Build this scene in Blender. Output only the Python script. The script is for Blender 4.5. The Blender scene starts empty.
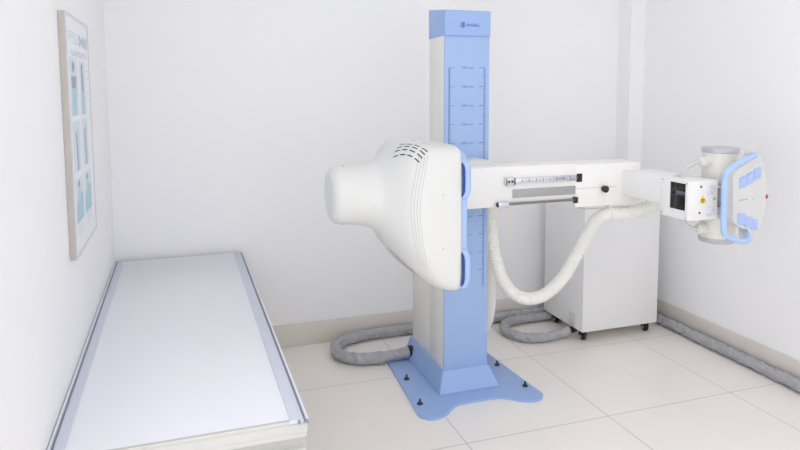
import bpy, bmesh, math, random
from math import sin, cos, pi, radians
from mathutils import Vector, Matrix
random.seed(7)
SC = bpy.context.scene
COL = SC.collection

# ------------------------------------------------------------------ materials
def srgb(r, g, b):
    f = lambda c: (c/12.92 if c <= .04045 else ((c+.055)/1.055)**2.4)
    return (f(r/255), f(g/255), f(b/255), 1)

def mat(name, rgb, rough=.5, metal=0., vary=.03, scale=6., bump=0., bscale=200., coat=0., spec=.5):
    m = bpy.data.materials.new(name); m.use_nodes = True
    nt = m.node_tree; b = nt.nodes['Principled BSDF']
    b.inputs['Roughness'].default_value = rough
    b.inputs['Metallic'].default_value = metal
    b.inputs['Specular IOR Level'].default_value = spec
    b.inputs['Coat Weight'].default_value = coat
    c = srgb(*rgb)
    tc = nt.nodes.new('ShaderNodeTexCoord')
    if vary:
        n = nt.nodes.new('ShaderNodeTexNoise'); n.inputs['Scale'].default_value = scale; n.inputs['Detail'].default_value = 4
        nt.links.new(tc.outputs['Object'], n.inputs['Vector'])
        r = nt.nodes.new('ShaderNodeMix'); r.data_type = 'RGBA'
        r.inputs[6].default_value = tuple(x*(1-vary) for x in c[:3])+(1,)
        r.inputs[7].default_value = tuple(min(1, x*(1+vary)) for x in c[:3])+(1,)
        nt.links.new(n.outputs['Fac'], r.inputs[0]); nt.links.new(r.outputs[2], b.inputs['Base Color'])
    else:
        b.inputs['Base Color'].default_value = c
    if bump:
        n2 = nt.nodes.new('ShaderNodeTexNoise'); n2.inputs['Scale'].default_value = bscale
        nt.links.new(tc.outputs['Object'], n2.inputs['Vector'])
        bp = nt.nodes.new('ShaderNodeBump'); bp.inputs['Strength'].default_value = bump; bp.inputs['Distance'].default_value = .002
        nt.links.new(n2.outputs['Fac'], bp.inputs['Height']); nt.links.new(bp.outputs['Normal'], b.inputs['Normal'])
    return m

TX, TY, TS = 2.0505, 2.732, .8
def floor_mat():
    m = mat('polished_tile', (228, 223, 216), .24, vary=0, spec=.45)
    nt = m.node_tree; b = nt.nodes['Principled BSDF']; L = nt.links
    g = nt.nodes.new('ShaderNodeNewGeometry'); s = nt.nodes.new('ShaderNodeSeparateXYZ')
    L.new(g.outputs['Position'], s.inputs[0])
    def M(op, a, bb=None):
        n = nt.nodes.new('ShaderNodeMath'); n.operation = op
        for i, v in enumerate((a, bb)):
            if v is None: continue
            if isinstance(v, (int, float)): n.inputs[i].default_value = v
            else: L.new(v, n.inputs[i])
        return n.outputs[0]
    ds, cells = [], []
    for k, o in ((0, TX), (1, TY)):
        t = M('ADD', M('DIVIDE', M('SUBTRACT', s.outputs[k], o), TS), 40.5)
        d = M('ABSOLUTE', M('SUBTRACT', M('FRACT', t), .5))
        ds.append(d); cells.append(M('FLOOR', t))
    d = M('MINIMUM', ds[0], ds[1])
    line = M('LESS_THAN', d, .0030)
    cv = nt.nodes.new('ShaderNodeCombineXYZ'); L.new(cells[0], cv.inputs[0]); L.new(cells[1], cv.inputs[1])
    wn = nt.nodes.new('ShaderNodeTexWhiteNoise'); L.new(cv.outputs[0], wn.inputs['Vector'])
    nz = nt.nodes.new('ShaderNodeTexNoise'); nz.inputs['Scale'].default_value = 3; nz.inputs['Detail'].default_value = 6
    L.new(g.outputs['Position'], nz.inputs['Vector'])
    mixv = M('ADD', M('MULTIPLY', wn.outputs['Value'], .35), M('MULTIPLY', nz.outputs['Fac'], .65))
    c1 = nt.nodes.new('ShaderNodeMix'); c1.data_type = 'RGBA'
    c1.inputs[6].default_value = srgb(237, 231, 225); c1.inputs[7].default_value = srgb(243, 238, 232)
    L.new(mixv, c1.inputs[0])
    c2 = nt.nodes.new('ShaderNodeMix'); c2.data_type = 'RGBA'
    L.new(line, c2.inputs[0]); L.new(c1.outputs[2], c2.inputs[6]); c2.inputs[7].default_value = srgb(186, 178, 170)
    L.new(c2.outputs[2], b.inputs['Base Color'])
    rr = M('ADD', M('MULTIPLY', line, .4), .22); L.new(rr, b.inputs['Roughness'])
    return m

M_ = dict(
 floor=floor_mat(),
 wall=mat('white_wall_paint', (244, 244, 245), .55, vary=.012, scale=2, bump=.05, bscale=120),
 ceil=mat('ceiling_paint', (248, 248, 248), .8, vary=.01),
 base=mat('baseboard_tile', (222, 216, 209), .3, vary=.02, scale=5),
 white=mat('white_enamel', (240, 239, 236), .35, vary=.01),
 shell=mat('white_plastic_shell', (214, 214, 212), .38, vary=.01),
 cream=mat('cream_column_paint', (232, 231, 227), .4, vary=.01),
 cabinet=mat('cabinet_paint', (233, 233, 233), .4, vary=.012),
 blue=mat('light_blue_enamel', (160, 186, 227), .38, vary=.02),
 blue_deep=mat('blue_enamel_base', (152, 180, 226), .35, vary=.02),
 blue_dark=mat('dark_blue_recess', (38, 64, 132), .5, vary=.02),
 ink=mat('scale_ink', (92, 118, 172), .6, vary=0),
 ink_soft=mat('scale_number_ink', (122, 150, 204), .6, vary=0),
 logo=mat('logo_ink', (72, 104, 186), .6, vary=0),
 alu=mat('brushed_aluminium', (196, 200, 212), .32, metal=.55, vary=.04, scale=40),
 rail=mat('rail_aluminium', (204, 208, 220), .4, metal=.1, vary=.02, scale=30),
 lip=mat('rail_lip', (226, 227, 233), .4, metal=.1, vary=.02),
 groove=mat('rail_groove', (138, 142, 156), .6, vary=.02),
 steel=mat('polished_steel', (214, 214, 218), .2, metal=.8, vary=.02),
 slot=mat('grey_slot_plate', (170, 170, 172), .45, metal=.3, vary=.03, scale=20),
 rodgrey=mat('dark_steel_rod', (128, 128, 126), .35, metal=.4, vary=.03),
 plate=mat('pale_grey_plate', (212, 211, 206), .4, vary=.02),
 black=mat('black_plastic', (36, 36, 40), .4, vary=.05),
 rubber=mat('black_rubber', (30, 30, 33), .6, vary=.05),
 bolt=mat('dark_bolt_steel', (74, 78, 90), .35, metal=.5, vary=.05),
 sleeve=mat('grey_woven_sleeve', (168, 168, 172), .4, vary=.16, scale=14, bump=.6, bscale=40),
 hose=mat('white_corrugated_plastic', (238, 236, 230), .45, vary=.015),
 cable=mat('pale_grey_cable', (206, 206, 204), .5, vary=.02),
 tube=mat('tube_cream_paint', (226, 224, 216), .35, vary=.01),
 tubecap=mat('tube_cap_grey', (190, 191, 198), .35, metal=.2, vary=.02),
 glass=mat('collimator_glass', (16, 18, 22), .08, vary=.1, spec=.6),
 glassline=mat('glass_lines', (96, 104, 116), .3, vary=0),
 yellow=mat('warning_yellow', (240, 214, 40), .5, vary=.02),
 ink_black=mat('warning_black', (38, 34, 20), .5, vary=0),
 dial=mat('lavender_dial', (220, 219, 228), .3, vary=.04, scale=60),
 red=mat('red_indicator', (190, 24, 44), .3, vary=0),
 green=mat('green_mark', (120, 190, 160), .4, vary=0),
 greymark=mat('grey_mark', (160, 165, 172), .4, vary=0),
 handle=mat('pale_blue_handle', (172, 200, 238), .35, vary=.015),
 button=mat('blue_buttons', (172, 192, 238), .35, vary=.02),
 table=mat('table_laminate', (231, 232, 238), .3, vary=.008),
 tbase=mat('table_base_cream', (198, 198, 193), .45, vary=.01),
 tshadow=mat('table_recess_shade', (182, 182, 176), .5, vary=.01),  # cream darkened to put shade into the recess; also seam and rib lines
 frame=mat('poster_board_edge', (192, 187, 182), .6, vary=.06, scale=12),
 trimw=mat('poster_trim', (212, 213, 218), .35, metal=.2, vary=.02),
 paper=mat('poster_paper', (236, 238, 242), .35, vary=.01),
 p_ink=mat('poster_title_ink', (182, 190, 210), .5, vary=0),
 p_ink2=mat('poster_light_ink', (204, 209, 222), .5, vary=0),
 p_sky=mat('poster_pale_blue', (214, 226, 234), .5, vary=.02),
 p_teal=mat('poster_teal', (170, 205, 216), .5, vary=.1, scale=30),
 p_hair=mat('poster_grey', (150, 157, 172), .5, vary=.1, scale=30),
 p_skin=mat('poster_pale_skin', (200, 203, 212), .5, vary=.05, scale=30),
)

# ------------------------------------------------------------------ mesh helpers
OFF = Vector((0, 0, 0))      # where the tube head hangs relative to its drawing
def obj(name, bm, material, parent=None, smooth=35, mats=None):
    me = bpy.data.meshes.new(name)
    bmesh.ops.recalc_face_normals(bm, faces=bm.faces[:])
    bm.to_mesh(me); bm.free(); me.transform(Matrix.Translation(OFF))
    for m in ([material] if mats is None else mats): me.materials.append(m)
    if smooth:
        me.polygons.foreach_set('use_smooth', [len(p.vertices) < 12 for p in me.polygons])
        me.set_sharp_from_angle(angle=radians(smooth))
    o = bpy.data.objects.new(name, me); COL.objects.link(o)
    if parent: o.parent = parent; o.matrix_parent_inverse = world_of(parent).inverted()
    return o
def world_of(o):
    m = Matrix.Translation(o.location)
    return (world_of(o.parent) @ o.matrix_parent_inverse @ m) if o.parent else m
def thing(name, label, cat, loc, group=None):
    o = bpy.data.objects.new(name, None); COL.objects.link(o)
    o.location = loc; o.empty_display_size = .1
    return tag(o, label, cat, group)
def tag(o, label, cat, group=None):
    o['label'] = label; o['category'] = cat
    if group: o['group'] = group
    return o
def struct(name, bm, m, smooth=35):
    o = obj(name, bm, m, smooth=smooth); o['kind'] = 'structure'; return o

def box(bm, x0, x1, y0, y1, z0, z1, bev=0, seg=2, mi=0):
    v = [bm.verts.new((x, y, z)) for x in (x0, x1) for y in (y0, y1) for z in (z0, z1)]
    fs = [bm.faces.new([v[i] for i in q]) for q in ((0,1,3,2),(4,6,7,5),(0,4,5,1),(2,3,7,6),(0,2,6,4),(1,5,7,3))]
    for f in fs: f.material_index = mi
    if bev:
        es = list({e for f in fs for e in f.edges})
        bmesh.ops.bevel(bm, geom=es, offset=bev, segments=seg, affect='EDGES', profile=.5)
    return bm
def B(*a, **k): return box(bmesh.new(), *a, **k)

def rings(bm, rows, close=True, caps=True, mi=0):
    vr = [[bm.verts.new(p) for p in r] for r in rows]
    n = len(vr[0])
    for a, b in zip(vr, vr[1:]):
        for i in range(n if close else n-1):
            j = (i+1) % n
            f = bm.faces.new((a[i], a[j], b[j], b[i])); f.material_index = mi
    if caps:
        for r in (vr[0], vr[-1]):
            f = bm.faces.new(r); f.material_index = mi
    return bm
def frame_axis(axis):
    w = Vector(axis).normalized()
    u = w.orthogonal().normalized(); return u, w.cross(u), w
def lathe(bm, c, axis, prof, seg=32, mi=0):
    """prof: (distance along axis, radius)"""
    u, v, w = frame_axis(axis); c = Vector(c)
    rings(bm, [[c + w*h + (u*cos(2*pi*i/seg) + v*sin(2*pi*i/seg))*r for i in range(seg)] for h, r in prof], mi=mi)
    return bm
def prism_xz(bm, pts, y0, y1, bev=0, mi=0, seg=3):
    """outline in X,Z extruded from y0 to y1"""
    n = len(pts)
    a = [bm.verts.new((x, y0, z)) for x, z in pts]; b = [bm.verts.new((x, y1, z)) for x, z in pts]
    fa = bm.faces.new(a); fb = bm.faces.new(b); fs = [fa, fb]
    for i in range(n):
        fs.append(bm.faces.new((a[i], a[(i+1) % n], b[(i+1) % n], b[i])))
    for f in fs: f.material_index = mi
    if bev:
        es = list(fa.edges)+list(fb.edges)
        bmesh.ops.bevel(bm, geom=es, offset=bev, segments=seg, affect='EDGES', profile=.5)
    return bm
def prism_xy(bm, pts, z0, z1, bev=0):
    n = len(pts)
    a = [bm.verts.new((x, y, z0)) for x, y in pts]; b = [bm.verts.new((x, y, z1)) for x, y in pts]
    bm.faces.new(a); fb = bm.faces.new(b)
    for i in range(n): bm.faces.new((a[i], a[(i+1) % n], b[(i+1) % n], b[i]))
    if bev: bmesh.ops.bevel(bm, geom=list(fb.edges), offset=bev, segments=2, affect='EDGES', profile=.5)
    return bm
def cr(pts, n=10, closed=False):
    """Catmull-Rom through pts"""
    P = [Vector(p) for p in pts]; out = []; N = len(P)
    rng = N if closed else N-1
    for i in range(rng):
        g = (lambda k: P[k % N]) if closed else (lambda k: P[max(0, min(N-1, k))])
        p0, p1, p2, p3 = g(i-1), g(i), g(i+1), g(i+2)
        for k in range(n):
            t = k/n
            out.append(.5*((2*p1)+(p2-p0)*t+(2*p0-5*p1+4*p2-p3)*t*t+(3*p1-p0-3*p2+p3)*t**3))
    if not closed: out.append(P[-1])
    return out
def resample(path, step):
    d = [0]
    for a, b in zip(path, path[1:]): d.append(d[-1]+(b-a).length)
    L = d[-1]; n = max(2, int(L/step)); out = []; j = 0
    for k in range(n+1):
        s = L*k/n
        while j < len(d)-2 and d[j+1] < s: j += 1
        t = (s-d[j])/max(1e-9, d[j+1]-d[j]); out.append(path[j].lerp(path[j+1], t))
    return out, L
def sweep(bm, path, rad, seg=12, mi=0, flat=1.0):
    """tube along path; rad: number or function (arc length, angle) -> radius"""
    n = len(path); T = []
    for i in range(n): T.append((path[min(n-1, i+1)]-path[max(0, i-1)]).normalized())
    u = T[0].orthogonal().normalized(); rows = []; s = 0
    for i in range(n):
        if i: s += (path[i]-path[i-1]).length
        u = (u-T[i]*u.dot(T[i])).normalized(); v = T[i].cross(u)
        row = []
        for k in range(seg):
            a = 2*pi*k/seg
            r = rad(s, a) if callable(rad) else rad
            row.append(path[i]+(u*cos(a)+v*sin(a))*r)
        rows.append(row)
    rings(bm, rows, mi=mi); return bm
def rrect(cx, cz, hw, hh, r, n=6):
    out = []
    for sx, sz, a0 in ((1, 1, 0), (-1, 1, 90), (-1, -1, 180), (1, -1, 270)):
        for k in range(n+1):
            a = radians(a0+90*k/n)
            out.append((cx+sx*(hw-r)+r*cos(a), cz+sz*(hh-r)+r*sin(a)))
    return out
def text_into(bm, s, size, x, y, z, mi=0, align='CENTER', bold=0):
    """lettering facing -Y, centred at x,z"""
    c = bpy.data.curves.new('lettering', 'FONT'); c.body = s; c.size = size; c.align_x = align; c.align_y = 'CENTER'
    c.extrude = .0003; c.offset = bold
    o = bpy.data.objects.new('lettering', c); COL.objects.link(o)
    me = bpy.data.meshes.new_from_object(o.evaluated_get(bpy.context.evaluated_depsgraph_get()))
    bpy.data.objects.remove(o); bpy.data.curves.remove(c)
    t = bmesh.new(); t.from_mesh(me); bpy.data.meshes.remove(me)
    mp = {v: bm.verts.new((x+v.co.x, y-v.co.z, z+v.co.y)) for v in t.verts}
    for f in t.faces:
        try:
            nf = bm.faces.new([mp[v] for v in f.verts]); nf.material_index = mi
        except ValueError: pass
    t.free()

# ------------------------------------------------------------------ room
XL, XR, YB, YF, ZC = -.392, 3.268, 4.19, -2.8, 2.95
TH = .12
struct('floor', B(XL-TH, XR+TH, YF-TH, YB+TH, -.1, 0), M_['floor'])
struct('ceiling', B(XL-TH, XR+TH, YF-TH, YB+TH, ZC, ZC+.1), M_['ceil'])
struct('wall_back', B(XL-TH, XR+TH, YB, YB+TH, 0, ZC), M_['wall'])
struct('wall_left', B(XL-TH, XL, YF, YB, 0, ZC), M_['wall'])
struct('wall_right', B(XR, XR+TH, YF, YB, 0, ZC), M_['wall'])
struct('wall_front', B(XL-TH, XR+TH, YF-TH, YF, 0, ZC), M_['wall'])
struct('trim_1', B(3.145, XR, 4.045, YB, 0, ZC), M_['wall'])              # square pilaster in the corner
HB = .153
struct('baseboard_back', B(XL, 3.145, YB-.012, YB, 0, HB, bev=.002), M_['base'])
struct('baseboard_right', B(XR-.012, XR, YF, 4.033, 0, HB, bev=.002), M_['base'])
struct('baseboard_left', B(XL, XL+.004, YF, YB-.012, 0, HB), M_['base'])
struct('trim_2', B(3.133, XR, 4.033, 4.045, 0, HB), M_['base'])

# ------------------------------------------------------------------ examination table
tb = thing('examination_table', 'long white flat-topped examination table with grey side rails along the left wall', 'table', (-.015, 3.04, 0))
ZT = .673; TY0, TY1 = 1.945, 4.15
TXL, TXR = -.389, .351
obj('tabletop', B(TXL+.045, TXR-.056, TY0+.018, TY1, ZT-.0155, ZT-.003, bev=.001), M_['table'], tb)
def side_rail(x0, x1, out):
    bm = bmesh.new()
    # flat aluminium band, groove and raised outer lip
    if out > 0:
        box(bm, x0, x1-.016, TY0, TY1, ZT-.012, ZT, bev=.0015)
        box(bm, x1-.008, x1, TY0-.002, TY1, ZT-.014, ZT+.002, bev=.0015, mi=2)
        box(bm, x1-.016, x1-.008, TY0+.002, TY1, ZT-.014, ZT-.005, mi=1)
    else:
        box(bm, x0+.016, x1, TY0, TY1, ZT-.012, ZT, bev=.0015)
        box(bm, x0, x0+.008, TY0-.002, TY1, ZT-.014, ZT+.002, bev=.0015, mi=2)
        box(bm, x0+.008, x0+.016, TY0+.002, TY1, ZT-.014, ZT-.005, mi=1)
    return obj('side_rail', bm, None, tb, mats=[M_['rail'], M_['groove'], M_['lip']])
side_rail(TXR-.058, TXR, 1); side_rail(TXL, TXL+.047, -1)
for xx in (TXR-.034, TXR-.009, TXL+.001, TXL+.026): obj('rail_end_clip', B(xx, xx+.008, TY0-.007, TY0+.004, ZT-.013, ZT-.001, bev=.001), M_['groove'], tb)
obj('front_strip', B(TXL+.046, TXR-.056, TY0+.003, TY0+.018, ZT-.0150, ZT-.004, bev=.002), M_['tbase'], tb)
obj('front_apron', B(TXL+.006, TXR-.006, TY0+.006, TY1, ZT-.062, ZT-.0465, bev=.001), M_['tbase'], tb)
obj('front_rail', B(TXL+.003, TXR-.003, TY0+.005, TY1, ZT-.0465, ZT-.0155, bev=.002), M_['tbase'], tb)
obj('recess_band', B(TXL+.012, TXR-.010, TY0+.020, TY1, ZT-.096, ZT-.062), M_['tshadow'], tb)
obj('base_cabinet', B(TXL+.006, TXR-.008, TY0-.002, TY1, 0, ZT-.096, bev=.003), M_['tbase'], tb)

# ------------------------------------------------------------------ wall poster
ps = thing('wall_poster', 'narrow framed poster of six teal figure pictures hanging on the left wall', 'poster', (XL, 2.89, 1.118))
PX = XL+.023; PY0, PY1, PZ0, PZ1 = 2.585, 3.185, 1.078, 1.972
obj('backing_board', B(XL, PX, PY0, PY1, PZ0, PZ1, bev=.002), M_['frame'], ps)
bm = bmesh.new(); w = .010
box(bm, PX, PX+.003, PY0, PY1, PZ1-w, PZ1); box(bm, PX, PX+.003, PY0, PY1, PZ0, PZ0+w)
box(bm, PX, PX+.003, PY0, PY0+w, PZ0+w, PZ1-w); box(bm, PX, PX+.003, PY1-w, PY1, PZ0+w, PZ1-w)
obj('edge_trim', bm, M_['trimw'], ps)
bm = bmesh.new(); lay = [0]
def pp(pts, mi):
    """printed shape: (u from near edge, v from top) in metres"""
    lay[0] += 1
    x = PX+.0012+lay[0]*.000004
    f = bm.faces.new([bm.verts.new((x, PY0+u, PZ1-v)) for u, v in pts]); f.material_index = mi
def pr(u0, u1, v0, v1, mi): pp([(u0, v0), (u1, v0), (u1, v1), (u0, v1)], mi)
pr(.010, .585, .010, .884, 0)
# heading: two rows of unreadable blocky characters, the right half bolder
def glyph(u, v, wd, hg, mi, bold):
    t = .11*hg*bold
    for _ in range(3):
        a = random.random()*(hg-t); pr(u, u+wd, v+a, v+a+t, mi)
    for _ in range(2):
        a = random.random()*(wd-t); pr(u+a, u+a+t, v, v+hg, mi)
for k in range(5): glyph(.05+k*.048, .060, .038, .046, 2, .9)
for k in range(6): glyph(.31+k*.042, .062, .037, .048, 1, 1.7)
for k in range(12): glyph(.10+k*.034, .128, .027, .026, 2, 1.2)
def ell(u, v, a, b_, mi, n=18): pp([(u+a*cos(2*pi*i/n), v+b_*sin(2*pi*i/n)) for i in range(n)], mi)
def figure(u, v, w_, h_, kind):
    pr(u, u+w_, v, v+h_, 3)
    c = u+w_*.46
    if kind == 0:      # standing front on, arm raised to the side
        ell(c, v+h_*.16, w_*.17, h_*.10, 5); pr(c-w_*.06, c+w_*.06, v+h_*.22, v+h_*.32, 6)
        pp([(c-w_*.32, v+h_*.32), (c+w_*.32, v+h_*.32), (c+w_*.28, v+h_*.62), (c-w_*.28, v+h_*.62)], 5)
        pp([(c-w_*.28, v+h_*.52), (c+w_*.28, v+h_*.52), (c+w_*.34, v+h_), (c-w_*.34, v+h_)], 4)
        pr(c+w_*.36, c+w_*.46, v+h_*.28, v+h_*.68, 6)
    elif kind == 1:    # side view
        ell(c-w_*.04, v+h_*.13, w_*.15, h_*.09, 5)
        pp([(c-w_*.14, v+h_*.2), (c+w_*.12, v+h_*.22), (c+w_*.2, v+h_*.62), (c-w_*.18, v+h_*.62)], 5)
        pp([(c-w_*.2, v+h_*.58), (c+w_*.22, v+h_*.55), (c+w_*.28, v+h_), (c-w_*.22, v+h_)], 4)
    elif kind == 2:    # thin arm and leg views
        pp([(c-w_*.12, v+h_*.22), (c+w_*.02, v+h_*.22), (c+w_*.16, v+h_), (c-w_*.02, v+h_)], 5)
        pp([(c+w_*.04, v+h_*.1), (c+w_*.32, v+h_*.2), (c+w_*.3, v+h_), (c+w_*.12, v+h_)], 6)
    else:              # seated figure, teal cover
        ell(c, v+h_*.16, w_*.13, h_*.1, 5); pp([(c-w_*.1, v+h_*.2), (c+w_*.12, v+h_*.2), (c+w_*.2, v+h_*.5), (c-w_*.12, v+h_*.5)], 6)
        pp([(c-w_*.42, v+h_*.55), (c+w_*.3, v+h_*.36), (c+w_*.5, v+h_*.4), (c+w_*.5, v+h_), (c-w_*.44, v+h_)], 4)
figure(.050, .160, .18, .215, 0); figure(.290, .165, .16, .215, 1)
figure(.050, .395, .18, .190, 2); figure(.290, .395, .16, .190, 2)
figure(.050, .610, .19, .165, 3); figure(.280, .610, .20, .165, 3)
for k in range(4):
    pr(.07, .20+.02*(k % 2), .786+k*.011, .789+k*.011, 2); pr(.31, .46-.02*(k % 2), .786+k*.011, .789+k*.011, 2)
for k in range(5): pr(.475, .55, .20+k*.03, .204+k*.03, 2)
obj('printed_sheet', bm, None, ps, smooth=0, mats=[M_['paper'], M_['p_ink'], M_['p_ink2'], M_['p_sky'], M_['p_teal'], M_['p_hair'], M_['p_skin']])

# ------------------------------------------------------------------ x-ray machine
CX = 1.484
xm = thing('x_ray_machine', 'tall white and blue x-ray machine with horizontal arm, bolted to the tiled floor', 'x-ray machine', (CX, 3.4, 0))
# base plate
half = [(.0, 3.088), (.11, 3.083), (.165, 3.055), (.215, 3.012), (.275, 2.985), (.330, 2.995), (.362, 3.04), (.357, 3.12)]
pts = [(CX+x, y) for x, y in half] + [(CX+.318, 3.73), (CX+.295, 3.76)]
pts = pts + [(2*CX-x, y) for x, y in reversed(pts[1:])]
sm = [(v.x, v.y) for v in cr([(x, y, 0) for x, y in pts[:8]], 6)]
right = sm + [(CX+.318, 3.73), (CX+.295, 3.76)]
outline = right + [(2*CX-x, y) for x, y in reversed(right[1:])]
bp = obj('base_plate', prism_xy(bmesh.new(), outline, 0, .014, bev=.003), M_['blue_deep'], xm)
for x, y in ((1.197, 3.452), (1.166, 3.147), (1.779, 3.453), (1.800, 3.149)):
    bm = bmesh.new()
    lathe(bm, (x, y, .014), (0, 0, 1), [(0, .017), (.003, .017), (.003, .012), (.009, .012), (.009, .006), (.026, .006), (.028, .004)], 12)
    obj('anchor_bolt', bm, M_['bolt'], bp)
# plinth
def frustum(bm, b0, b1, z0, z1):
    r0 = [(b0[0], b0[2], z0), (b0[1], b0[2], z0), (b0[1], b0[3], z0), (b0[0], b0[3], z0)]
    r1 = [(b1[0], b1[2], z1), (b1[1], b1[2], z1), (b1[1], b1[3], z1), (b1[0], b1[3], z1)]
    rings(bm, [r0, r1]); return bm
bm = frustum(bmesh.new(), (1.300, 1.664, 3.198, 3.80), (1.342, 1.622, 3.254, 3.80), .014, .124)
bmesh.ops.bevel(bm, geom=bm.edges[:], offset=.003, segments=2, affect='EDGES')
pl = obj('plinth', bm, M_['blue_deep'], xm)
obj('cable_port', lathe(bmesh.new(), (1.335, 3.725, .054), (-1, 0, 0), [(0, .039), (.026, .039), (.028, .036)], 20), M_['black'], pl)
# column
CL, CR_, CF, CBk = 1.352, 1.617, 3.262, 3.487
col = obj('column', B(CL, CR_, CF+.010, CBk, .10, 1.99, bev=.004), M_['cream'], xm)
obj('front_panel', B(CL, CR_, CF, CF+.012, .10, 1.975, bev=.003), M_['blue'], col)
obj('rear_cover', B(CL+.002, CR_-.002, CBk, 3.785, .10, 1.16, bev=.006), M_['cream'], col)
bm = bmesh.new()
rings(bm, [[(x, CF-.010, 1.968), (x, CF-.010, 2.104), (x, CBk+.006, 2.128), (x, CBk+.006, 1.962)] for x in (CL-.003, CR_+.002)])
bmesh.ops.bevel(bm, geom=bm.edges[:], offset=.008, segments=3, affect='EDGES', profile=.5)
cap = obj('top_cap', bm, M_['blue_deep'], col)
bm = bmesh.new()
text_into(bm, 'ANGELL', .0215, 1.512, CF-.0105, 2.026, bold=.0004)
# emblem: broken ring round a small peaked sail
n = 22
for r0, r1, a0, a1 in ((.0130, .0160, 60, 330),):
    pa = [(1.452+r*cos(radians(a)), 2.027+r*sin(radians(a))) for r, rr in ((r1, 0),) for a in [a0+(a1-a0)*k/n for k in range(n+1)]]
    pb = [(1.452+r0*cos(radians(a)), 2.027+r0*sin(radians(a))) for a in [a0+(a1-a0)*k/n for k in range(n+1)]]
    va = [bm.verts.new((x, CF-.0107, z)) for x, z in pa]; vb = [bm.verts.new((x, CF-.0107, z)) for x, z in pb]
    for k in range(n): bm.faces.new((va[k], va[k+1], vb[k+1], vb[k]))
for tri in ([(1.442, 2.018), (1.464, 2.018), (1.462, 2.045)], [(1.447, 2.032), (1.456, 2.032), (1.455, 2.041)]):
    bm.faces.new([bm.verts.new((x, CF-.0108, z)) for x, z in tri])
obj('brand_lettering', bm, M_['logo'], cap, smooth=0)
# height scale printed on the blue front
bm = bmesh.new(); yy = CF-.0006
def tick(x0, x1, z, t, mi):
    f = bm.faces.new([bm.verts.new(p) for p in ((x0, yy, z-t), (x1, yy, z-t), (x1, yy, z+t), (x0, yy, z+t))]); f.material_index = mi
SL, SR, Z1, Z0 = 1.378, 1.591, 1.800, .580
def vline(x, t, mi):
    f = bm.faces.new([bm.verts.new(p) for p in ((x-t, yy, Z0), (x+t, yy, Z0), (x+t, yy, Z1), (x-t, yy, Z1))]); f.material_index = mi
vline(SL, .0024, 0); vline(SR, .0016, 1)
k = 0
while True:
    z = Z1-k*.0102
    if z < Z0: break
    ln = .034 if k % 10 == 0 else (.017 if k % 5 == 0 else .011)
    mi = 1 if ln < .03 else 0
    tick(SL, SL+ln, z, .0011, mi); tick(SR-ln, SR, z, .0015, 0)
    if k % 10 == 0: text_into(bm, '%d mm' % (1800-10*k), .020, (SL+SR)/2, yy, z, 1)
    k += 1
obj('height_scale', bm, None, col, smooth=0, mats=[M_['ink'], M_['ink_soft']])

# carriage behind the arm
bm = prism_xz(bmesh.new(), rrect(1.445, 1.185, .140, .127, .055), 3.13, 3.262, bev=.012)
box(bm, 1.62, 1.735, 3.22, 3.47, 1.06, 1.19, bev=.01)
obj('carriage', bm, M_['shell'], xm)
# arm
AZ0, AZ1, AY0, AY1 = 1.068, 1.280, 3.05, 3.21
arm = obj('arm_beam', B(.98, 2.04, AY0, AY1, AZ0, AZ1, bev=.006), M_['white'], xm)
obj('arm_mount', B(.93, 1.24, 2.95, 3.06, 1.05, 1.26, bev=.01), M_['white'], xm)
bm = bmesh.new()
box(bm, 1.655, 2.032, AY0-.016, AY0+.01, 1.188, 1.218, bev=.002)
o = obj('measuring_ruler', bm, M_['steel'], arm)
bm = bmesh.new()
for q in range(9):
    x = 1.70+q*.042
    box(bm, x-.002, x+.002, AY0-.0168, AY0-.015, 1.196, 1.211)
    if q < 8: box(bm, x+.020, x+.0215, AY0-.0168, AY0-.015, 1.196, 1.204)
obj('ruler_marks', bm, M_['ink'], o, smooth=0)
bm = bmesh.new()
box(bm, 1.600, 1.658, AY0-.020, AY0+.01, 1.180, 1.226, bev=.004)
e = obj('ruler_end_block', bm, M_['steel'], arm)
bm = bmesh.new()
for x, hh in ((1.607, .018), (1.655, .017)): box(bm, x-.003, x+.003, AY0-.0215, AY0-.018, 1.203-hh, 1.203+hh)
for x in (1.620, 1.640): lathe(bm, (x, AY0-.019, 1.203), (0, -1, 0), [(0, .007), (.004, .006)], 12)
obj('block_screws', bm, M_['black'], e)
obj('slot_plate', B(1.652, 2.036, AY0-.003, AY0+.01, 1.112, 1.158, bev=.001), M_['slot'], arm)
bm = bmesh.new()
sweep(bm, [Vector((x, AY0-.012, 1.083)) for x in (1.60, 1.75, 1.9, 2.03)], .0075, 10)
rod = obj('guide_rod', bm, M_['rodgrey'], arm)
bm = bmesh.new(); box(bm, 1.560, 1.622, AY0-.026, AY0+.01, 1.068, 1.098, bev=.005)
obj('rod_fitting', bm, M_['steel'], arm)
obj('fitting_cap', lathe(bmesh.new(), (1.563, AY0-.012, 1.083), (-1, 0, 0), [(0, .012), (.008, .012), (.009, .009)], 14), M_['bolt'], rod)
# end housing
EZ0, EZ1, EX0, EX1 = 1.036, 1.272, 2.034, 2.455
eh = obj('arm_housing', B(EX0, EX1, AY0-.004, AY1+.02, EZ0, EZ1, bev=.007), M_['white'], xm)
obj('housing_seam', B(EX0+.002, 2.30, AY0-.0046, AY0, 1.140, 1.142), M_['tshadow'], eh)
bm = bmesh.new(); box(bm, 2.040, 2.074, AY0-.0062, AY0, 1.178, 1.224)
obj('ruler_slot', bm, M_['black'], eh)
bm = bmesh.new(); box(bm, 2.020, 2.040, AY0-.024, AY0, 1.065, 1.098, bev=.003)
obj('rod_stop', bm, M_['black'], eh)
bm = bmesh.new()
lathe(bm, (2.213, AY0-.004, 1.133), (0, -1, 0), [(0, .014), (.012, .014), (.012, .019), (.026, .020), (.030, .016), (.031, .004)], 20)
obj('lock_knob', bm, M_['black'], eh)
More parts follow.
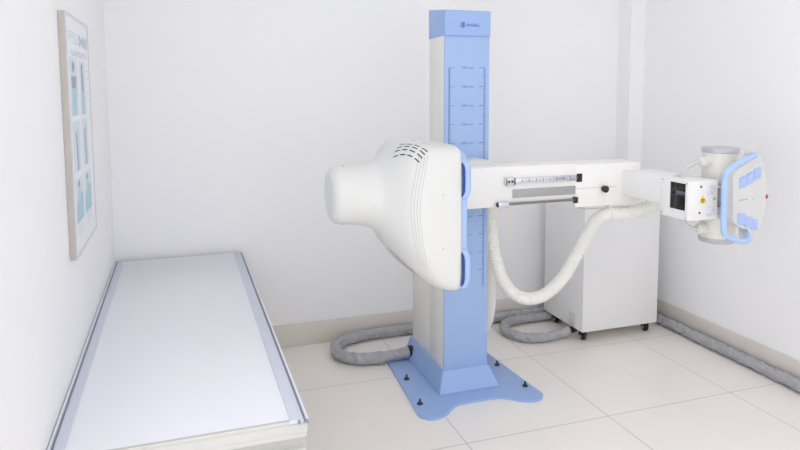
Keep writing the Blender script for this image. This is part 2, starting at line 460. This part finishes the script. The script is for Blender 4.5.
# bracket reaching forward to the tube head
obj('tube_bracket', B(2.335, 2.56, 2.722, AY0+.02, 1.092, 1.226, bev=.005), M_['white'], xm)

# detector ----------------------------------------------------------------
DY = 2.692
SEC = [(.588, .082, .082, 1.246, 2), (.590, .096, .096, 1.246, 2), (.597, .109, .109, 1.246, 2), (.614, .1225, .1225, 1.245, 2), (.67, .1280, .1280, 1.244, 2), (.74, .134, .134, 1.238, 2), (.785, .150, .152, 1.230, 2.05),
       (.825, .190, .196, 1.2140, 2.4), (.865, .232, .238, 1.2120, 3.2), (.90, .257, .268, 1.1985, 4.2), (.94, .273, .286, 1.1820, 5.5), (.98, .282, .297, 1.168, 7.5), (1.02, .288, .303, 1.159, 9.5), (1.052, .290, .3050, 1.1560, 11)]
def sec_at(x):
    n = len(SEC)
    for i in range(n-1):
        if x <= SEC[i+1][0]: break
    g = lambda k: SEC[max(0, min(n-1, k))]
    p0, p1, p2, p3 = g(i-1), g(i), g(i+1), g(i+2)
    t = (x-p1[0])/(p2[0]-p1[0]); h = p2[0]-p1[0]; out = []
    for c in range(1, 5):
        m1 = (p2[c]-p0[c])/max(1e-6, p2[0]-p0[0])*h; m2 = (p3[c]-p1[c])/max(1e-6, p3[0]-p1[0])*h
        out.append((2*t**3-3*t*t+1)*p1[c]+(t**3-2*t*t+t)*m1+(-2*t**3+3*t*t)*p2[c]+(t**3-t*t)*m2)
    return out
def sp(x, th):
    """point of the detector shell; th = 0 faces the near side, 90 the top"""
    a, b_, zc, n = sec_at(x); c, s = cos(th), sin(th)
    r = (abs(c/a)**n+abs(s/b_)**n)**(-1/n)
    return Vector((x, DY-r*c, zc+r*s))
def sn(x, th):
    e = .002
    u = sp(x+e, th)-sp(x-e, th); v = sp(x, th+e)-sp(x, th-e); nrm = u.cross(v).normalized()
    if nrm.dot(sp(x, th)-Vector((x, DY, sec_at(x)[2]))) < 0: nrm.negate()
    return nrm
NS = 176; rows = []
xs = [.588, .5888, .590, .593, .597, .604, .614]+[.614+(1.052-.614)*k/40 for k in range(1, 41)]
for x in xs: rows.append([sp(x, 2*pi*k/NS) for k in range(NS)])
def sqr(x, a, b_, n=11, zc=1.1560):
    out = []
    for k in range(NS):
        th = 2*pi*k/NS; c, s = cos(th), sin(th); r = (abs(c/a)**n+abs(s/b_)**n)**(-1/n)
        out.append(Vector((x, DY-r*c, zc+r*s)))
    return out
rows += [sqr(1.066, .289, .3040), sqr(1.074, .285, .3000), sqr(1.0775, .278, .2930)]
c0 = [Vector((.588, DY, 1.246))+(p-Vector((.588, DY, 1.246)))*.5 for p in rows[0]]
det = obj('detector_housing', rings(bmesh.new(), [c0]+rows), M_['shell'], xm, smooth=50)
fp = obj('detector_front_plate', rings(bmesh.new(), [sqr(1.076, .277, .280), sqr(1.078, .280, .283), sqr(1.098, .280, .283), sqr(1.103, .275, .278)]), M_['blue'], xm)
# curved grip bars on the near edge of the plate, with dark finger slots
def grip(z0, z1):
    y = DY-.279; path = cr([(1.078, y+.012, z1), (1.090, y-.006, z1-.006), (1.097, y-.012, z1-.030), (1.0975, y-.013, (z0+z1)/2), (1.097, y-.012, z0+.030), (1.090, y-.006, z0+.006), (1.078, y+.012, z0)], 8)
    g = obj('grip', sweep(bmesh.new(), path, .0125, 14), M_['blue'], fp)
    pth = cr([(1.0775, y-.004, z1-.006), (1.0805, y-.010, z1-.034), (1.081, y-.0105, (z0+z1)/2), (1.0805, y-.009, z0+.02), (1.077, y-.003, z0+.004)], 8)
    obj('finger_slot', sweep(bmesh.new(), pth, .0050, 8), M_['blue_dark'], g)
grip(1.252, 1.398); grip(.880, 1.030)
# vents, ribs, screws hug the shell surface
bm = bmesh.new()
def dash(bm, p0, p1, hw):
    n = 4; A, Bv = [], []
    for k in range(n+1):
        t = k/n; x = p0[0]+(p1[0]-p0[0])*t; th = radians(p0[1]+(p1[1]-p0[1])*t)
        P = sp(x, th); N = sn(x, th)
        d = (sp(p1[0], radians(p1[1]))-sp(p0[0], radians(p0[1]))).normalized(); w_ = N.cross(d).normalized()
        for lst, sg in ((A, -hw), (Bv, hw)): lst.append(bm.verts.new(P+N*.0008+w_*sg))
    for k in range(n): bm.faces.new((A[k], A[k+1], Bv[k+1], Bv[k]))
VROW = [((.877, 71), (.949, 45)), ((.863, 68), (.937, 43)), ((.851, 65), (.925, 40.5)), ((.840, 60), (.912, 38))]
for sg, lo in ((1, 0), (-1, 17)):
    bm = bmesh.new()
    for a_, b_ in VROW:
        for q in range(4):
            t0, t1 = q/4, q/4+.17
            dash(bm, (a_[0]+(b_[0]-a_[0])*t0, sg*(a_[1]+lo+(b_[1]-a_[1])*t0)), (a_[0]+(b_[0]-a_[0])*t1, sg*(a_[1]+lo+(b_[1]-a_[1])*t1)), .0026)
    obj('vent_slots', bm, M_['black'], det, smooth=0)
bm = bmesh.new()
for r in range(4):
    path = []
    for k in range(41):
        th = radians(-42+86*k/40); x = .872+r*.0105+.030*(th/radians(40))**2
        path.append(sp(x, th)+sn(x, th)*.0001)
    sweep(bm, path, .0009, 6)
obj('shell_ribs', bm, M_['tshadow'], det)
for z in (1.268, 1.045):
    obj('shell_screw', lathe(bmesh.new(), (.995, DY-.2815, z), (0, -1, 0), [(0, .0055), (.003, .0045)], 12), M_['slot'], det)
for x, a in ((.645, 78), (.645, -78), (.96, 86), (.96, 62)):
    p_ = sp(x, radians(a)); q_ = sn(x, radians(a))
    obj('shell_screw', lathe(bmesh.new(), p_-q_*.001, q_, [(0, .005), (.003, .004)], 10), M_['slot'], det)

OFF = Vector((-.046, -.047, .010))
# collimator ---------------------------------------------------------------
KX0, KX1, KY0, KY1, KZ0, KZ1 = 2.380, 2.553, 2.577, 2.772, 1.030, 1.226
co = obj('collimator', B(KX0, KX1, KY0, KY1, KZ0, KZ1, bev=.005), M_['white'], xm)
bm = bmesh.new()   # window frame on the beam side
wy0, wy1, wz0, wz1 = 2.596, 2.704, 1.078, 1.212
box(bm, KX0-.010, KX0+.002, KY0+.002, wy0, KZ0+.004, KZ1-.004, bev=.002); box(bm, KX0-.010, KX0+.002, wy1, KY1-.002, KZ0+.004, KZ1-.004, bev=.002)
box(bm, KX0-.010, KX0+.002, wy0, wy1, wz1, KZ1-.004); box(bm, KX0-.010, KX0+.002, wy0, wy1, KZ0+.004, wz0)
obj('window_frame', bm, M_['white'], co)
bm = bmesh.new(); box(bm, KX0-.004, KX0+.001, wy0, wy1, wz0, wz1)
wn = obj('beam_window', bm, M_['glass'], co)
bm = bmesh.new()
box(bm, KX0-.0046, KX0-.004, wy0, wy1, 1.148, 1.1495); box(bm, KX0-.0046, KX0-.004, 2.668, 2.6695, wz0, wz1); box(bm, KX0-.0046, KX0-.004, wy0+.004, 2.664, 1.155, 1.172)
obj('window_crosshair', bm, M_['glassline'], wn, smooth=0)
for y, z in ((2.588, 1.045), (2.588, 1.215), (2.755, 1.045), (2.755, 1.215)):
    obj('corner_screw', lathe(bmesh.new(), (KX0-.010, y, z), (-1, 0, 0), [(0, .004), (.002, .003)], 10), M_['slot'], co)
for x, z in ((2.446, 1.197), (2.442, 1.068)):
    obj('face_screw', lathe(bmesh.new(), (x, KY0, z), (0, -1, 0), [(0, .0055), (.004, .0045)], 10), M_['bolt'], co)
for z in (1.178, 1.072):
    bm = bmesh.new(); lathe(bm, (2.503, KY0, z), (0, -1, 0), [(0, .022), (.007, .022), (.009, .019), (.009, .007), (.019, .007), (.021, .004)], 24)
    obj('dial', bm, M_['dial'], co)
bm = bmesh.new(); lathe(bm, (2.527, KY0, 1.134), (0, -1, 0), [(0, .007), (.008, .006)], 12)
obj('small_button', bm, M_['tubecap'], co)
bm = bmesh.new()
wx, wz = 2.460, 1.133; y = KY0-.001
R_ = .026
prism_xz(bm, [(wx+R_*cos(radians(a)), wz-.004+R_*sin(radians(a))) for a in (90, 210, 330)], y, KY0+.001, mi=0)
for a in (30, 150, 270):
    f = bm.faces.new([bm.verts.new((wx+.0035*cos(radians(a+t)), y-.0003, wz-.004+.0035*sin(radians(a+t)))) for t in (30, 0, -30)] +
                     [bm.verts.new((wx+.0115*cos(radians(a+t)), y-.0003, wz-.004+.0115*sin(radians(a+t)))) for t in (-30, -10, 10, 30)]); f.material_index = 1
f = bm.faces.new([bm.verts.new((wx+.0024*cos(t), y-.0003, wz-.004+.0024*sin(t))) for t in [2*pi*k/10 for k in range(10)]]); f.material_index = 1
obj('radiation_warning_sign', bm, None, co, smooth=0, mats=[M_['yellow'], M_['ink_black']])
bm = bmesh.new()   # plain metal clamp between collimator and tube
box(bm, KX1, 2.60, 2.600, 2.76, 1.045, 1.205, bev=.004); box(bm, 2.553, 2.66, 2.560, 2.60, 1.186, 1.194, bev=.002); box(bm, 2.553, 2.585, 2.570, 2.60, 1.06, 1.09, bev=.002)
obj('tube_clamp', bm, M_['alu'], co)

# tube ----------------------------------------------------------------------
UX, UY, UR = 2.662, 2.682, .0865
tu = obj('x_ray_tube', lathe(bmesh.new(), (UX, UY, .910), (0, 0, 1), [(0, UR-.003), (.003, UR), (.440, UR), (.443, UR-.003)], 48), M_['tube'], xm)
for z, s in ((1.350, 1), (.914, -1)):
    obj('tube_end_cap', lathe(bmesh.new(), (UX, UY, z), (0, 0, s), [(0, UR+.002), (.002, UR+.0035), (.020, UR+.0035), (.025, UR), (.026, UR-.01)], 48), M_['tubecap'], tu)
for z, d in ((1.305, -1), (.962, 1)):
    k = lathe(bmesh.new(), (UX-.078, UY, z), (-1, 0, 0), [(0, .031), (.030, .031), (.030, .026), (.042, .026), (.046, .019), (.058, .017)], 24)
    obj('cable_socket', k, M_['tube'], tu)
    pth = cr([(2.535, UY, z), (2.505, UY+.002, z+d*.002), (2.472, UY+.012, z+d*.022), (2.452, UY+.035, z+d*.060), (2.445, UY+.085, z+d*.095), (2.475, UY+.125, 1.14)], 8)
    obj('high_voltage_cable', sweep(bmesh.new(), pth, .0105, 12), M_['cable'], tu)

# control panel --------------------------------------------------------------
PYF = 2.478
out = [(2.548, 1.275), (2.600, 1.305), (2.655, 1.335), (2.660, 1.362), (2.676, 1.376), (2.700, 1.360), (2.727, 1.306), (2.748, 1.235), (2.755, 1.165), (2.752, 1.095), (2.738, 1.030), (2.712, .980), (2.684, .944), (2.655, .936), (2.648, .965), (2.655, .985), (2.600, 1.005), (2.556, 1.036), (2.550, 1.10), (2.546, 1.20)]
sm = [(v.x, v.z) for v in cr([(x, 0, z) for x, z in out], 4, closed=True)]
bm = prism_xz(bmesh.new(), sm, PYF, PYF+.058, bev=.006)
cp = obj('control_panel', bm, M_['shell'], xm, smooth=40)
obj('panel_mount', B(2.60, 2.72, PYF+.05, UY-.06, 1.02, 1.26, bev=.006), M_['shell'], xm)
for x, z, r in ((2.602, 1.226, 12), (2.645, 1.243, 16), (2.688, 1.263, 18), (2.602, 1.046, -10), (2.643, 1.030, -12), (2.683, 1.014, -14)):
    ca, sa = cos(radians(r)), sin(radians(r))
    pts = [(x+u*1.0, z+v+u*math.tan(radians(r))) for u, v in rrect(0, 0, .0205, .027, .006, 3)]
    obj('button', prism_xz(bmesh.new(), pts, PYF-.006, PYF+.004, bev=.002, seg=2), M_['button'], cp)
for x, z, w_, m_ in ((2.592, 1.139, .006, 'greymark'), (2.606, 1.139, .004, 'greymark'), (2.626, 1.140, .007, 'greymark'), (2.672, 1.142, .004, 'green')):
    obj('panel_light', B(x-w_, x+w_, PYF-.001, PYF+.001, z-.0035, z+.0035), M_[m_], cp, smooth=0)
obj('red_indicator', lathe(bmesh.new(), (2.750, PYF+.012, 1.146), (1, 0, .02), [(0, .016), (.012, .015), (.018, .008)], 14), M_['red'], cp)
pth = cr([(2.668, PYF+.02, 1.352), (2.655, PYF-.014, 1.356), (2.630, PYF-.036, 1.358), (2.545, PYF-.046, 1.334), (2.476, PYF-.047, 1.302), (2.446, PYF-.048, 1.262), (2.444, PYF-.048, 1.15), (2.450, PYF-.048, 1.02), (2.464, PYF-.047, .988), (2.536, PYF-.046, .956), (2.596, PYF-.042, .948), (2.630, PYF-.022, .962), (2.650, PYF+.02, .975)], 8)
pth, _ = resample(pth, .012)
obj('handle', sweep(bmesh.new(), pth, .0135, 16), M_['handle'], cp)

OFF = Vector((0, 0, 0))
# hoses of the machine ---------------------------------------------------------
pth = cr([(2.60, 2.88, 1.095), (2.545, 2.96, 1.055), (2.47, 3.03, 1.005), (2.37, 3.07, .978), (2.275, 3.085, .978), (2.235, 3.13, .940), (2.215, 3.18, .850), (2.165, 3.21, .730), (2.075, 3.22, .590), (1.955, 3.235, .495), (1.835, 3.26, .488), (1.748, 3.30, .565), (1.708, 3.34, .70), (1.690, 3.37, .87), (1.685, 3.37, 1.00), (1.684, 3.36, 1.08)], 14)
pth, L = resample(pth, .0035)
hs = obj('corrugated_hose', sweep(bmesh.new(), pth, lambda s, a: .036+.0014*sin(2*pi*s/.0145), 20), M_['hose'], xm)
bm = bmesh.new(); lathe(bm, (2.285, 3.082, .979), (1, .05, .0), [(-.012, .037), (-.012, .0415), (.012, .0415), (.012, .037)], 28); box(bm, 2.276, 2.294, 3.07, 3.10, 1.012, 1.04)
obj('hose_clamp', bm, M_['hose'], hs)
pth = cr([(1.69, 3.44, 1.08), (1.735, 3.48, .90), (1.752, 3.50, .62), (1.755, 3.51, .36), (1.748, 3.56, .225), (1.715, 3.62, .19), (1.66, 3.65, .25), (1.605, 3.655, .32)], 12)
pth, L = resample(pth, .006)
obj('drop_hose', sweep(bmesh.new(), pth, lambda s, a: .034+.0006*sin(2*pi*s/.024), 18), M_['hose'], xm)

# ------------------------------------------------------------------ grey cable sleeves on the floor
def sleeve(name, label, pts, r, seed, ends=True):
    from mathutils import noise
    def rad(s, a):
        q = Vector((s*34+seed*9.1+.8*sin(a+seed), 1.15*cos(a)+.35*sin(s*9), 1.15*sin(a)))
        k = noise.noise(q)*.26 + noise.noise(q*2.3)*.20 + .12*abs(sin(s*70+2.5*sin(a+seed)+3*noise.noise(q*.5)))
        return r*(.90+.78*k)
    p_, L = resample(cr(pts, 10), .005)
    o = obj(name, sweep(bmesh.new(), p_, rad, 26), M_['sleeve'], None, smooth=70)
    return tag(o, label, 'cable sleeve')
R1 = .036
sleeve('cable_sleeve', 'crinkled grey cable sleeve looping on the floor left of the blue column base',
       [(1.306, 3.725, .054), (1.25, 3.727, .048), (1.12, 3.735, .040), (1.00, 3.758, .039), (.92, 3.825, .039), (.888, 3.92, .039), (.925, 4.02, .039), (1.01, 4.09, .039), (1.18, 4.128, .039), (1.47, 4.132, .039), (1.8, 4.135, .039), (2.2, 4.136, .039), (2.6, 4.136, .039), (2.95, 4.135, .039), (3.06, 4.134, .039)], R1, 1)
sleeve('cable_sleeve', 'short grey cable sleeve curling out of the white cabinet beside its left caster',
       [(2.86, 3.98, .034), (2.68, 4.03, .034), (2.48, 4.056, .034), (2.27, 4.052, .034), (2.145, 4.02, .034), (2.082, 3.94, .034), (2.078, 3.84, .034), (2.135, 3.745, .034), (2.25, 3.702, .034), (2.36, 3.712, .038), (2.452, 3.715, .050)], .0315, 5)
sleeve('cable_sleeve', 'long straight grey cable sleeve along the foot of the right wall',
       [(3.10, 3.985, .037), (3.16, 3.95, .037), (3.205, 3.84, .037), (3.214, 3.70, .037), (3.212, 3.3, .037), (3.216, 2.9, .037), (3.213, 2.5, .037), (3.214, 2.1, .037), (3.212, 1.6, .037)], .0345, 9)

# ------------------------------------------------------------------ generator cabinet
gx0, gx1, gy0, gy1 = 2.480, 3.078, 3.600, 4.085
gc = thing('generator_cabinet', 'plain white wheeled cabinet standing in the far right corner behind the arm', 'cabinet', ((gx0+gx1)/2, (gy0+gy1)/2, 0))
obj('cabinet_body', B(gx0, gx1, gy0, gy1, .072, .90, bev=.004), M_['cabinet'], gc)
obj('cabinet_lid', B(gx0-.002, gx1+.002, gy0-.002, gy1+.002, .902, .985, bev=.006), M_['cabinet'], gc)
obj('cable_inlet_plate', B(gx0-.006, gx0, 3.672, 3.750, .078, .172, bev=.002), M_['plate'], gc)
obj('cable_gland', lathe(bmesh.new(), (gx0-.022, 3.715, .054), (1, 0, 0), [(0, .022), (.030, .022), (.030, .016), (.05, .016)], 16), M_['black'], gc)
for x, y in ((2.522, 3.655), (3.025, 3.655), (2.530, 3.995), (3.025, 3.985)):
    bm = bmesh.new()
    box(bm, x-.020, x+.020, y-.020, y+.020, .066, .073)
    box(bm, x-.019, x-.014, y-.016, y+.022, .028, .068); box(bm, x+.014, x+.019, y-.016, y+.022, .028, .068)
    cs = obj('caster', bm, M_['black'], gc)
    bm = bmesh.new(); lathe(bm, (x-.011, y, .0285), (1, 0, 0), [(0, .022), (.003, .0285), (.019, .0285), (.022, .022)], 20)
    wh = obj('wheel', bm, M_['rubber'], cs)
    bm = bmesh.new(); lathe(bm, (x-.021, y, .0285), (1, 0, 0), [(0, .006), (.002, .010), (.040, .010), (.042, .006)], 12)
    obj('axle_cap', bm, M_['slot'], cs)

# ------------------------------------------------------------------ light: ceiling panels, plus unseen daylight fills with no windows built
def area(name, loc, rot, sx, sy, power, color=(1, 1, 1)):
    power *= .645
    l = bpy.data.lights.new(name, 'AREA'); l.shape = 'RECTANGLE'; l.size = sx; l.size_y = sy; l.energy = power; l.color = color
    o = bpy.data.objects.new(name, l); o.location = loc; o.rotation_euler = rot; COL.objects.link(o); return o
COOL = (.925, .957, 1)
for x in (.6, 2.3):
    for y in (-1.2, .7, 2.5):
        area('ceiling_lamp', (x, y, ZC-.01), (0, 0, 0), 1.3, 1.3, 4.2, COOL)
area('unseen_daylight_fill', (1.5, YF+.02, 1.25), (radians(90), 0, 0), 3.2, 2.0, 22, COOL)  # unseen front fill, kept large and low to lift the back of the room
area('unseen_daylight_fill', (XL+.02, .30, 1.05), (0, radians(-90), 0), 2.0, 2.4, 46, COOL)  # added side fill, no window there; brightens the left-facing sides

w = bpy.data.worlds.new('world'); SC.world = w; w.use_nodes = True
w.node_tree.nodes['Background'].inputs[0].default_value = (.9, .95, 1, 1)
w.node_tree.nodes['Background'].inputs[1].default_value = .1

# ------------------------------------------------------------------ camera
cam = bpy.data.cameras.new('camera'); co_ = bpy.data.objects.new('camera', cam); COL.objects.link(co_)
R = Vector((.947527, -.319646, -.004357)); U = Vector((.034024, .087288, .995602)); F = Vector((.31786, .943508, -.093583))
m = Matrix((R, U, -F)).transposed().to_4x4(); m.translation = (0, 0, 1.7)
co_.matrix_world = m
cam.sensor_width = 36; cam.sensor_fit = 'HORIZONTAL'
cam.lens = 655.441/800*36
cam.shift_y = -(225-148.243)/800
cam.clip_start = .02
SC.camera = co_

vs = SC.view_settings
SC.display_settings.display_device = 'sRGB'
vs.view_transform = 'Standard'; vs.look = 'None'; vs.gamma = 1; vs.exposure = 0; vs.use_curve_mapping = False
SC.cycles.max_bounces = 16; SC.cycles.diffuse_bounces = 16
